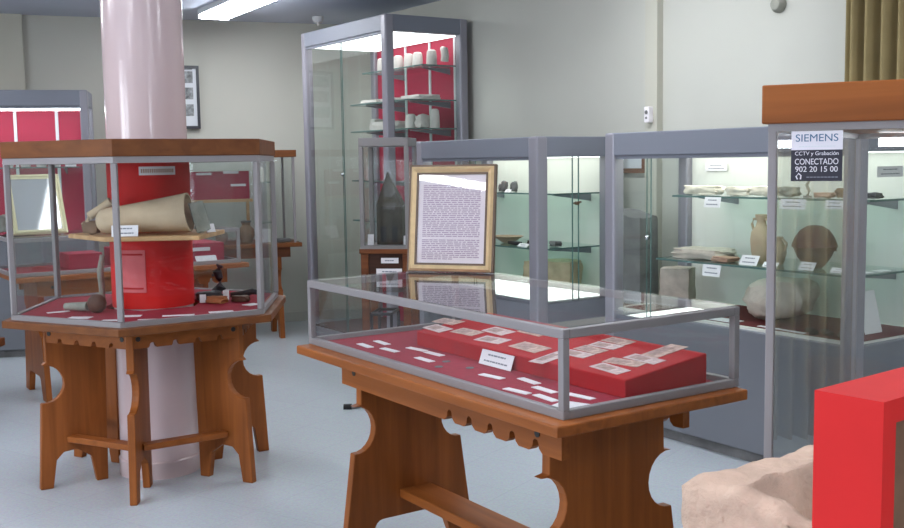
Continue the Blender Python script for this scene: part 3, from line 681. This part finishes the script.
for i, (x, y, mt) in enumerate(((.90, .14, 'iron'), (.97, .16, 'brownclay'))):
    rockobj('small_relic', ('dark relic on the display floor left of the corner post', 'brown relic on the display floor by the corner post')[i], 'relic', s2(x, y, .6675), i, (.03, .02, .018), mt, 90+i, .25)
# tall showcase contents
def vessel(label, x, y, z, r, h, tilt=0):
    o = MB().lathe([(r*.92, 0), (r, .01), (r*.98, h*.6), (r*.86, h*.92), (r*.55, h), (0, h)], 20).build('white_vessel', M['chalk'], None, st(x, y, z), RZ, True); tag(o, label, 'vessel', 'white vessels in the tall showcase')
for x, lb in ((.455, 'leftmost white vessel on the top shelf, half behind the corner post'), (.72, 'second white vessel on the top shelf'), (.885, 'third white vessel on the top shelf'), (1.02, 'fourth white vessel on the top shelf'), (1.225, 'fifth white vessel on the top shelf')):
    vessel(lb, x, .52, 2.2405, .042, .125)
o = MB().tube([(0, 0, .06), (.01, 0, .10), (0, 0, .15), (-.03, 0, .16)], [.03, .032, .03, .02], 12).build('curved_vessel', M['chalk'], None, st(1.315, .58, 2.16), RZ, True)
o.location.z = 2.2405 - .06 + .03; tag(o, 'white curved vessel at the right end of the top shelf', 'vessel')
rockobj('white_slab', 'flat white slab at the left of the second shelf', 'slab', st(.56, .42, 1.9755), RZ, (.13, .10, .018), 'chalk', 101, .1, .3)
rockobj('white_slab', 'flat white slab in the middle of the second shelf', 'slab', st(.86, .42, 1.9755), RZ, (.12, .10, .016), 'chalk', 102, .1, .3)
rockobj('white_slab', 'flat white slab at the right of the second shelf', 'slab', st(1.16, .45, 1.9755), RZ, (.14, .10, .020), 'chalk', 103, .1, .3)
rockobj('white_tile', 'long pale tile lying on the third shelf', 'tile', st(.78, .40, 1.7555), RZ, (.16, .08, .035), 'chalk', 104, .08, .3)
vessel('white vessel in the middle of the third shelf', 1.06, .42, 1.7555, .045, .12)
rockobj('white_fragment', 'white broken fragment right of the third-shelf vessel', 'fragment', st(1.19, .45, 1.7555), RZ, (.05, .05, .05), 'chalk', 105, .2)
vessel('white vessel at the right end of the third shelf', 1.285, .50, 1.7555, .04, .15)
rockobj('white_fragment', 'white rounded fragment at the left end of the third shelf', 'fragment', st(.47, .45, 1.7555), RZ, (.05, .05, .05), 'chalk', 106, .2)
vessel('white vessel on the lowest visible shelf by the small vitrine', .52, .34, 1.3505, .03, .12)

# stele, hung picture behind the row
rockobj('stone_stele', 'dark grey upright stone slab standing between the two low showcases', 'stone slab', RW(1.04, .50), RZ, (.15, .08, .58), 'stele', 111, .05, .3)
t = thing('picture_frame', 'small brown framed picture on the wall, seen through the near showcase', 'picture', RW(1.335, WS-.005, 1.405), RZ)
m = MB()
for (x0, x1, z0, z1) in ((-.12, .12, 0, .03), (-.12, .12, .17, .20), (-.12, -.09, .03, .17), (.09, .12, .03, .17)): m.box(x0, x1, -.02, 0, z0, z1)
m.build('frame', M['bev'], t); box('print', -.09, .09, -.01, 0, .03, .17, M['mat'], t)

# ------------------------------------------------------------------ small vitrine on a wooden stand
d0 = Vector((-.592, 6.78, 0)); angv = rad(-8)
t = thing('small_vitrine', 'narrow taupe-framed vitrine on a wooden stand before the tall showcase', 'display case', d0, angv)
W_ = .325; zb, zt = .94, 1.655
box('header', 0, W_, 0, W_, zt-.055, zt, M['taupe'], t, .004)
box('floor_tray', 0, W_, 0, W_, zb, zb+.02, M['taupe'], t)
for x in (0, W_-.028):
    for y in (0, W_-.028): box('post', x, x+.028, y, y+.028, zb+.02, zt-.055, M['taupe'], t, .003)
for q in ((.028, W_-.028, .008, .012), (.028, W_-.028, W_-.012, W_-.008), (.008, .012, .028, W_-.028), (W_-.012, W_-.008, .028, W_-.028)):
    box('glass_pane', q[0], q[1], q[2], q[3], zb+.02, zt-.055, M['glass'], t)
box('stand_top', -.008, W_+.008, -.008, W_+.008, zb-.03, zb, M['bev'], t, .003)
for x in (0, W_-.05):
    for y in (0, W_-.05): box('stand_leg', x, x+.05, y, y+.05, 0, zb-.03, M['bev'], t, .003)
box('apron_panel', .05, W_-.05, .01, .03, .66, zb-.03, M['dark'], t)
box('back_board', .05, W_-.05, W_-.03, W_-.015, .62, zb-.03, M['dark'], t)
box('side_board', .01, .03, .05, W_-.05, .62, zb-.03, M['dark'], t); box('side_board', W_-.03, W_-.01, .05, W_-.05, .62, zb-.03, M['dark'], t)
def vw(x, y, z): return d0 + Matrix.Rotation(angv, 3, 'Z') @ Vector((x, y, z))
card('small white caption on the dark stand of the narrow vitrine', vw(.19, .0078, .845), angv, .115, .035, .1, lines=1)
card('larger white sheet below the small caption on the dark stand', vw(.185, .0078, .69), angv-.0, .17, .12, .1, lines=4)
t = thing('tower_model', 'dark model tower with a pointed roof inside the narrow vitrine', 'model', vw(.175, .165, zb+.0205), angv)
box('tower_body', -.085, .085, -.07, .07, 0, .25, M['oliv'], t, .004)
m = MB(); m.face([(-.088, -.073, .25), (.088, -.073, .25), (.088, .073, .25), (-.088, .073, .25)])
for a, b_ in (((-.088, -.073), (.088, -.073)), ((.088, -.073), (.088, .073)), ((.088, .073), (-.088, .073)), ((-.088, .073), (-.088, -.073))): m.face([(*a, .25), (*b_, .25), (-.02, 0, .48)])
bmesh.ops.remove_doubles(m.bm, verts=m.bm.verts[:], dist=.0005)
m.build('spire', M['oliv'], t)
for x in (-.04, .035): box('doorway', x-.018, x+.018, -.072, -.069, .02, .12, M['black'], t)
card('small white card left of the dark tower model', vw(.055, .06, zb+.0205), angv, .04, .07, -10)
card('small white card right of the dark tower model', vw(.285, .06, zb+.0205), angv, .025, .06, -10)
# black metal stool behind, and a cable
t = thing('metal_stool', 'small black metal stool frame half hidden behind the low glass case', 'stool', (-.505, 6.46, 0), -.15)
for x in (0, .125):
    for y in (0, .22): MB().tube([(x, y, 0), (x, y, .56)], .010, 8).build('leg', M['black'], t, smooth=True)
m = MB()
for p, q in (((0, 0), (.125, 0)), ((.125, 0), (.125, .22)), ((.125, .22), (0, .22)), ((0, .22), (0, 0))): m.tube([(*p, .56), (*q, .56)], .010, 8)
m.build('seat_frame', M['black'], t)
t = thing('grey_stand_foot', 'grey folding stand with a black rubber tip behind the low table leg', 'stand', (-.60, 6.30, 0), 0)
MB().tube([(-.03, 0, .012), (.09, 0, .035), (.16, 0, .22), (.17, 0, .38)], .016, 10).build('leg', M['alu'], t, smooth=True)
MB().tube([(-.075, 0, .012), (-.025, 0, .0125)], .020, 10).build('rubber_tip', M['black'], t, smooth=True)

# ------------------------------------------------------------------ tall vitrine with wooden top (right), sticker
us = math.atan2(-.469, .883); OSV = Vector((.684, 2.272, 0))
SV = thing('wooden_top_vitrine', 'tall glass vitrine with an orange-brown wooden top on the right', 'display case', OSV, us)
Wv, Dv = .68, 1.45
box('wooden_cornice', -.012, Wv+.012, -.012, Dv+.012, 1.569, 1.651, M['wx'], SV, .003)
box('plinth', 0, Wv, 0, Dv, 0, .26, M['wx'], SV, .003)
box('display_floor', .02, Wv-.02, .02, Dv-.02, .26, .27, M['base'], SV)
e = .018
for x in (0, Wv-e):
    for y in (0, Dv-e): box('post', x, x+e, y, y+e, .26, 1.555, M['alu'], SV, .002)
m = MB()
for q in ((0, Wv, 0, e), (0, Wv, Dv-e, Dv), (0, e, e, Dv-e), (Wv-e, Wv, e, Dv-e)): m.box(*q, 1.553, 1.569)
m.build('top_rail', M['alu'], SV)
for q in ((e, Wv-e, .006, .011), (e, Wv-e, Dv-.011, Dv-.006), (.006, .011, e, Dv-e), (Wv-.011, Wv-.006, e, Dv-e)): box('glass_pane', *q, .27, 1.553, M['glass'], SV)
MB().tube([(.08, Dv-.06, 1.54), (Wv-.03, Dv-.06, 1.54)], .013, 12).build('lamp_tube', M['tube'], SV, smooth=True)
box('lamp_holder', .02, Wv-.02, Dv-.075, Dv-.045, 1.555, 1.569, M['fixture'], SV)
def svw(x, y, z): return OSV + Matrix.Rotation(us, 3, 'Z') @ Vector((x, y, z))
# sticker on the front glass
stx = thing('security_sticker', 'square white and black security sticker on the vitrine glass', 'sticker', svw(.100, .0048, 1.446), us)
box('white_half', -.052, .052, -.001, 0, .066, .106, M['stw'], stx); box('black_half', -.052, .052, -.001, 0, 0, .066, M['stk'], stx)
def put(s, w, h, z, mat, x=0):
    me = text_mesh(s, w, h); me.materials.clear(); me.materials.append(M[mat])
    o = bpy.data.objects.new('lettering', me); C.objects.link(o); o.parent = stx; o.location = (x, -.001, z); o.rotation_euler = (PI/2, 0, 0)
put('SIEMENS', .086, .0155, .0915, 'blue'); put('CCTV y Grabación', .088, .0105, .0575, 'stw'); put('CONECTADO', .088, .0125, .0415, 'stw'); put('902 20 15 00', .086, .0115, .0255, 'stw')
m = MB(); 
for k in range(9): m.box(-.02+k*.0072, -.014+k*.0072, -.0016, -.001, .0075, .0095)
m.build('small_print', M['grey_ink'], stx)
m = MB(); m.tube([(-.038, -.0012, .004), (-.041, -.0012, .010), (-.036, -.0012, .0165), (-.031, -.0012, .012), (-.032, -.0012, .004)], .0016, 6); m.build('emblem', M['stw'], stx)
m = MB()
for k in range(12): m.box(-.036+k*.0062, -.0312+k*.0062, -.0016, -.001, .0725, .0742)
m.build('small_print', M['mat'], stx)

# ------------------------------------------------------------------ stone trough on a plinth, red display box (front right)
tu = Vector((.786, .618, 0)); tr_ang = math.atan2(tu.y, tu.x); OTR = Vector((.390, 1.735, 0))
tp = box('trough_plinth', .03, .62, -.80, -.03, 0, .55, M['base'], None, 0., loc=OTR, rz=tr_ang); tag(tp, 'grey plinth under the rough stone trough', 'plinth')
def trough():
    m = MB(); bm = m.bm
    X, Y, Z0, Z1 = .66, .84, .5505, .957; rx, ry, dep = .045, .092, .30
    nx, ny, nz = 44, 56, 20
    # outer walls + top rim + cavity as a height field on the top, sides as grids
    def top(u, v):
        inx = (u > rx) and (u < X-rx) and (v > ry) and (v < Y-ry)
        d = min(u-rx, X-rx-u, v-ry, Y-ry-v)
        z = Z1
        if d > 0: z = Z1 - dep*min(1, d/.035)
        de = min(u, X-u, v, Y-v); z -= (.028*min(1, max(0, v-.10)/.12) if u < rx+.01 else 0); z -= .010*max(0, 1-de/.02)**2
        return z
    grid = {}
    for i in range(nx+1):
        for j in range(ny+1):
            u, v = X*i/nx, Y*j/ny; grid[i, j] = bm.verts.new((u, -v, top(u, v)))
    for i in range(nx):
        for j in range(ny): bm.faces.new([grid[i, j], grid[i+1, j], grid[i+1, j+1], grid[i, j+1]])
    border = [(i, 0) for i in range(nx)] + [(nx, j) for j in range(ny)] + [(i, ny) for i in range(nx, 0, -1)] + [(0, j) for j in range(ny, 0, -1)]
    prev = [grid[k] for k in border]
    for k in range(1, nz+1):
        z = Z1 - .014 - (Z1 - .014 - Z0)*k/nz
        cur = [bm.verts.new((p.co.x, p.co.y, z)) for p in (grid[b] for b in border)]
        for a in range(len(border)): bm.faces.new([prev[a], cur[a], cur[(a+1) % len(border)], prev[(a+1) % len(border)]])
        prev = cur
    bm.faces.new(prev)
    for v in bm.verts:
        p = v.co.copy(); low = p.z < Z0 + .01
        k = Vector((noise.noise(p*7), noise.noise(p*7 + Vector((9, 3, 1))), noise.noise(p*7 + Vector((2, 8, 4)))))*.010 + Vector((noise.noise(p*22), noise.noise(p*22 + Vector((5, 3, 7))), noise.noise(p*22 + Vector((1, 8, 6)))))*.009
        if low: k.z = 0
        v.co = p + k
    return m
o = trough().build('stone_trough', M['trough'], None, OTR, tr_ang, 'all'); tag(o, 'rough pinkish stone trough at the front right beside the red box', 'stone trough')
Hr = 1.22
pA, pB = Vector((.433, 1.238, 0)), Vector((.488, 1.169, 0)); dv = (pB-pA).normalized(); ar = math.atan2(dv.y, dv.x); wr = (pB-pA).length
RB = thing('red_display_box', 'bright red upright display box at the front right edge', 'display box', pA, ar)
Lr = .24; bd = .028
m = MB().box(0, wr-.02, bd, Lr, 0, Hr-bd).box(0, wr, 0, bd, 0, Hr).box(0, wr, bd, Lr, Hr-bd, Hr)
m.build('body', M['redb'], RB)
m = MB()
for (y0, y1, z0, z1) in ((Lr-bd, Lr, 0, Hr-bd), (bd, Lr-bd, 0, bd)): m.box(wr-.02, wr, y0, y1, z0, z1)
m.build('border', M['redb'], RB)
box('inset_board', wr-.0199, wr-.012, bd, Lr-bd, bd, Hr-bd, M['cork'], RB)['label'] = 'brown board set into the side'

# ------------------------------------------------------------------ back left: second low case, red cabinet, rear vitrine, bench
E2 = Vector((-1.475, 7.3, 0)); O2c = E2 - B*1.5
T2 = table_case('display_table', 'low glazed display case on a wooden table, seen behind the six-sided case', O2c, math.atan2(B.y, B.x))
def t2w(x, y, z): return O2c + B*x + A*y + Vector((0, 0, z))
rz2 = math.atan2(B.y, B.x)
for i, (x0, x1, y0, y1, h, lb) in enumerate(((.40, .62, .25, .5, .10, 'left crimson block inside the low case behind the six-sided case'), (.70, .92, .2, .5, .12, 'middle crimson block inside the low case behind the six-sided case'), (1.1, 1.44, .15, .55, .13, 'right crimson block inside the low case behind the six-sided case'))):
    o = box('display_block', -(x1-x0)/2, (x1-x0)/2, -(y1-y0)/2, (y1-y0)/2, 0, h, M['crimson'], None, .004, loc=t2w((x0+x1)/2, (y0+y1)/2, .8245), rz=rz2); tag(o, lb, 'display block', 'crimson blocks in the rear low case')
card('white caption on the right crimson block of the rear low case', t2w(1.27, .1445, .90), rz2, .13, .025, .1)
card('white caption in front of the middle crimson block', t2w(.80, .12, .8245), rz2, .14, .05, -30)
card('white sheet lying at the right of the rear low case', t2w(1.28, .06, .8245), rz2, .15, .06, -40)
t = thing('leaning_picture', 'pale gold framed picture leaning back on the rear low case', 'picture', t2w(.225, .20, 1.0735), rz2)
frame_parts(t, .33, .42, .024, .018, Matrix.Rotation(rad(-27), 4, 'X'), M['paleg'], M['paleg'], M['mirror'], 'print')
MB().prism([(-.03, 0), (.03, 0), (.02, .25), (-.02, .25)], lambda u, v, k: (u, .36 - .92*v + .006*k, v)).build('easel_strut', M['dark'], t)
rockobj('stone_capital', 'grey-green stone lump on the far left end of the rear low case', 'stone', t2w(.085, .56, 1.0635), 0, (.062, .062, .055), 'stoneg', 121, .25)
rockobj('dark_lump', 'dark lump left of the leaning picture', 'stone', t2w(.12, .33, 1.0635), 0, (.05, .045, .05), 'iron', 122, .3)

# crimson cabinet at far left
ac = rad(14); dcv = Vector((math.cos(ac), math.sin(ac), 0)); OL = Vector((-2.86, 8.37, 0)) - dcv*1.9
LC = showcase('grey showcase with crimson lining at the far left', OL, ac, 1.9, .45, 2.10, .95, .125, .06, 'crimson', [(.1, 1.8, .14, .41, 1.50)], lid='front', glass='glass')
for x in (.3, .8, 1.3, 1.62): box('upright_rail', x-.012, x+.012, .45-.045, .45-.035, .965, 1.97, M['fixture'], LC)
def lc(x, y, z): return OL + Matrix.Rotation(ac, 3, 'Z') @ Vector((x, y, z))
for i, x in enumerate((1.25, 1.38, 1.50, 1.60)):
    o = MB().lathe([(.035, 0), (.045, .03), (.04, .08), (.025, .10), (0, .10)], 16).build('pale_jar', M['chalk'], None, lc(x, .28, 1.5005), 0, True); tag(o, ('leftmost pale jar in the crimson showcase', 'second pale jar in the crimson showcase', 'third pale jar in the crimson showcase', 'rightmost pale jar in the crimson showcase')[i], 'jar', 'jars in the crimson showcase')
card('white caption at the right end of the crimson showcase shelf', lc(1.74, .13, 1.50), ac, .085, .07, -5, lines=2)

# photographs on the far wall
pw_ = Vector((-2.30, 9.60, 0)); aw = math.atan2(-DB.y, -DB.x)
t = thing('photo_frame', 'tall black frame holding three grey photographs, beside the column', 'picture', Vector((-2.43, 9.57, 1.825)), aw)
m = MB()
for (x0, x1, z0, z1) in ((-.17, .17, 0, .025), (-.17, .17, .54, .565), (-.17, -.145, .025, .54), (.145, .17, .025, .54)): m.box(x0, x1, -.025, 0, z0, z1)
m.build('frame', M['frameblack'], t); box('mount', -.145, .145, -.012, 0, .025, .54, M['mat'], t)
for z in (.115, .265, .41): box('photograph', -.12, .115, -.0135, -.012, z, z+.105, M['photo'], t)
box('photograph', -.12, .115, -.0135, -.012, .525, .54, M['photo'], t)

# rear wooden-topped vitrine on the far wall
ar2 = math.atan2(.341, .94); OV = Vector((-1.33, 8.98, 0)) - Vector((.94, .341, 0))*1.06
t = thing('rear_vitrine', 'glazed vitrine with wooden cornice on carved legs at the far wall', 'display case', OV, ar2)
Lv, Dv2 = 1.06, .5
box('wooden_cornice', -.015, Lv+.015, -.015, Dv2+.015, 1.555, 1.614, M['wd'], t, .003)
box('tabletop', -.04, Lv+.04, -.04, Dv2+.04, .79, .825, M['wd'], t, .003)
for x in (0, Lv-.02):
    for y in (0, Dv2-.02): box('post', x, x+.02, y, y+.02, .825, 1.555, M['alu'], t)
for q in ((.02, Lv-.02, .006, .011), (.02, Lv-.02, Dv2-.011, Dv2-.006), (.006, .011, .02, Dv2-.02), (Lv-.011, Lv-.006, .02, Dv2-.02)): box('glass_pane', *q, .825, 1.555, M['glass'], t)
for x in (.12, Lv-.16):
    m = MB(); m.prism([(u*.7+.012, v) for u, v in panel_outline(.34, .79)], lambda u, v, k, x=x: (x+.04*k, u, v)); m.build('leg_panel', M['wz'], t)
box('apron', .05, Lv-.05, .03, .055, .70, .79, M['bev'], t)
bo = box('red_board', .06, .72, .30, .32, 1.20, 1.44, M['crimson'], t); bo['label'] = 'crimson board with white captions'
box('board_ledge', .04, .74, .26, .34, 1.175, 1.20, M['pale'], t); 
m = MB()
for x, z in ((.10, 1.27), (.27, 1.41), (.50, 1.42), (.56, 1.31)): m.box(x, x+.13, .297, .30, z, z+.02)
m.build('caption', M['white'], bo)
for x in (.07, .69): box('board_leg', x, x+.025, .30, .33, .825, 1.175, M['pale'], t)
def rvw(x, y, z): return OV + Matrix.Rotation(ar2, 3, 'Z') @ Vector((x, y, z))
for i, (x, r, h) in enumerate(((.45, .055, .14), (.66, .07, .19), (.25, .06, .12))):
    q = thing('clay_pot', ('small clay pot in the middle of the rear vitrine', 'larger clay pot at the right of the rear vitrine', 'pale clay pot at the left of the rear vitrine')[i], 'pottery', rvw(x, .17, .8255), 0)
    MB().lathe([(r*.6, 0), (r, h*.35), (r*.95, h*.6), (r*.5, h*.8), (r*.6, h), (r*.45, h), (0, h*.8)], 20).build('body', M['lightclay' if i < 2 else 'stoneg'], q, smooth=True)
    MB().lathe([(r*.62, h*.93), (r*.66, h), (r*.5, h)], 20).build('rim', M['stele'], q, smooth=True)
card('white-blue sheet on the tabletop of the rear vitrine', rvw(.80, .12, .8255), ar2, .14, .12, -20)
o = MB().rock(.06, .04, .016, 131, .15).build('iron_strip', M['stele'], None, rvw(.96, .08, .8255), ar2, True); tag(o, 'flat dark piece at the right end of the rear vitrine', 'relic')

# low bench with a dark chest on the far left
t = thing('low_bench', 'low dark wooden bench at the left edge behind the six-sided case', 'bench', (-3.45, 6.28, 0))
box('seat', -.7, .66, -.18, .18, .40, .45, M['bev'], t, .004)
for x in (-.6, .52): box('leg', x, x+.06, -.15, .15, 0, .40, M['bev'], t)
t = thing('wooden_chest', 'dark wooden chest standing on the low bench at the left edge', 'chest', (-3.22, 6.27, .4505))
box('body', -.40, .36, -.16, .16, 0, .22, M['oliv'], t, .004); box('lid', -.41, .37, -.17, .17, .22, .26, M['dark'], t, .006); box('hasp', -.03, .01, -.176, -.16, .16, .24, M['iron'], t)

# ------------------------------------------------------------------ light
w = bpy.data.worlds.new('World'); sc.world = w; w.use_nodes = True
bg = w.node_tree.nodes['Background']; bg.inputs['Color'].default_value = (.72, .84, 1, 1); bg.inputs['Strength'].default_value = 1.2
def area(name, loc, target, sx, sy, power, col):
    l = bpy.data.lights.new(name, 'AREA'); l.shape = 'RECTANGLE'; l.size = sx; l.size_y = sy; l.energy = power; l.color = col
    o = bpy.data.objects.new(name, l); C.objects.link(o); o.location = loc
    o.rotation_euler = (Vector(target)-Vector(loc)).to_track_quat('-Z', 'Y').to_euler(); return o
for x0, x1 in WINX: area('daylight', ((x0+x1)/2, -3.2, 1.68), ((x0+x1)/2, 3, 1.3), .68, 1.55, 50, (.84, .92, 1.))
for y0, y1 in WINY: area('daylight', (-6.8, (y0+y1)/2, 1.68), (0, (y0+y1)/2, 1.4), y1-y0, 1.55, 112, (.84, .92, 1.))

# ------------------------------------------------------------------ camera
f, pitch, roll = 1049., .0979, -.0149
cp, sp = math.cos(pitch), math.sin(pitch)
fw = Vector((0, cp, -sp)); up = Vector((0, sp, cp)); rt = Vector((1, 0, 0))
R2 = rt*math.cos(roll) + up*math.sin(roll); U2 = up*math.cos(roll) - rt*math.sin(roll)
cam = bpy.data.cameras.new('camera'); co = bpy.data.objects.new('camera', cam); C.objects.link(co)
cam.sensor_width = 36; cam.lens = f/904*36; cam.clip_start = .05
co.matrix_world = Matrix(((R2.x, U2.x, -fw.x, 0), (R2.y, U2.y, -fw.y, 0), (R2.z, U2.z, -fw.z, 1.5), (0, 0, 0, 1)))
sc.camera = co
sc.view_settings.view_transform = 'Standard'; sc.view_settings.look = 'None'; sc.view_settings.gamma = 1; sc.view_settings.use_curve_mapping = False
sc.view_settings.exposure = 0.38
sc.cycles.max_bounces = 8; sc.cycles.transparent_max_bounces = 48; sc.cycles.use_denoising = True; sc.cycles.caustics_reflective = False; sc.cycles.caustics_refractive = False
sc.cycles.sample_clamp_indirect = 6
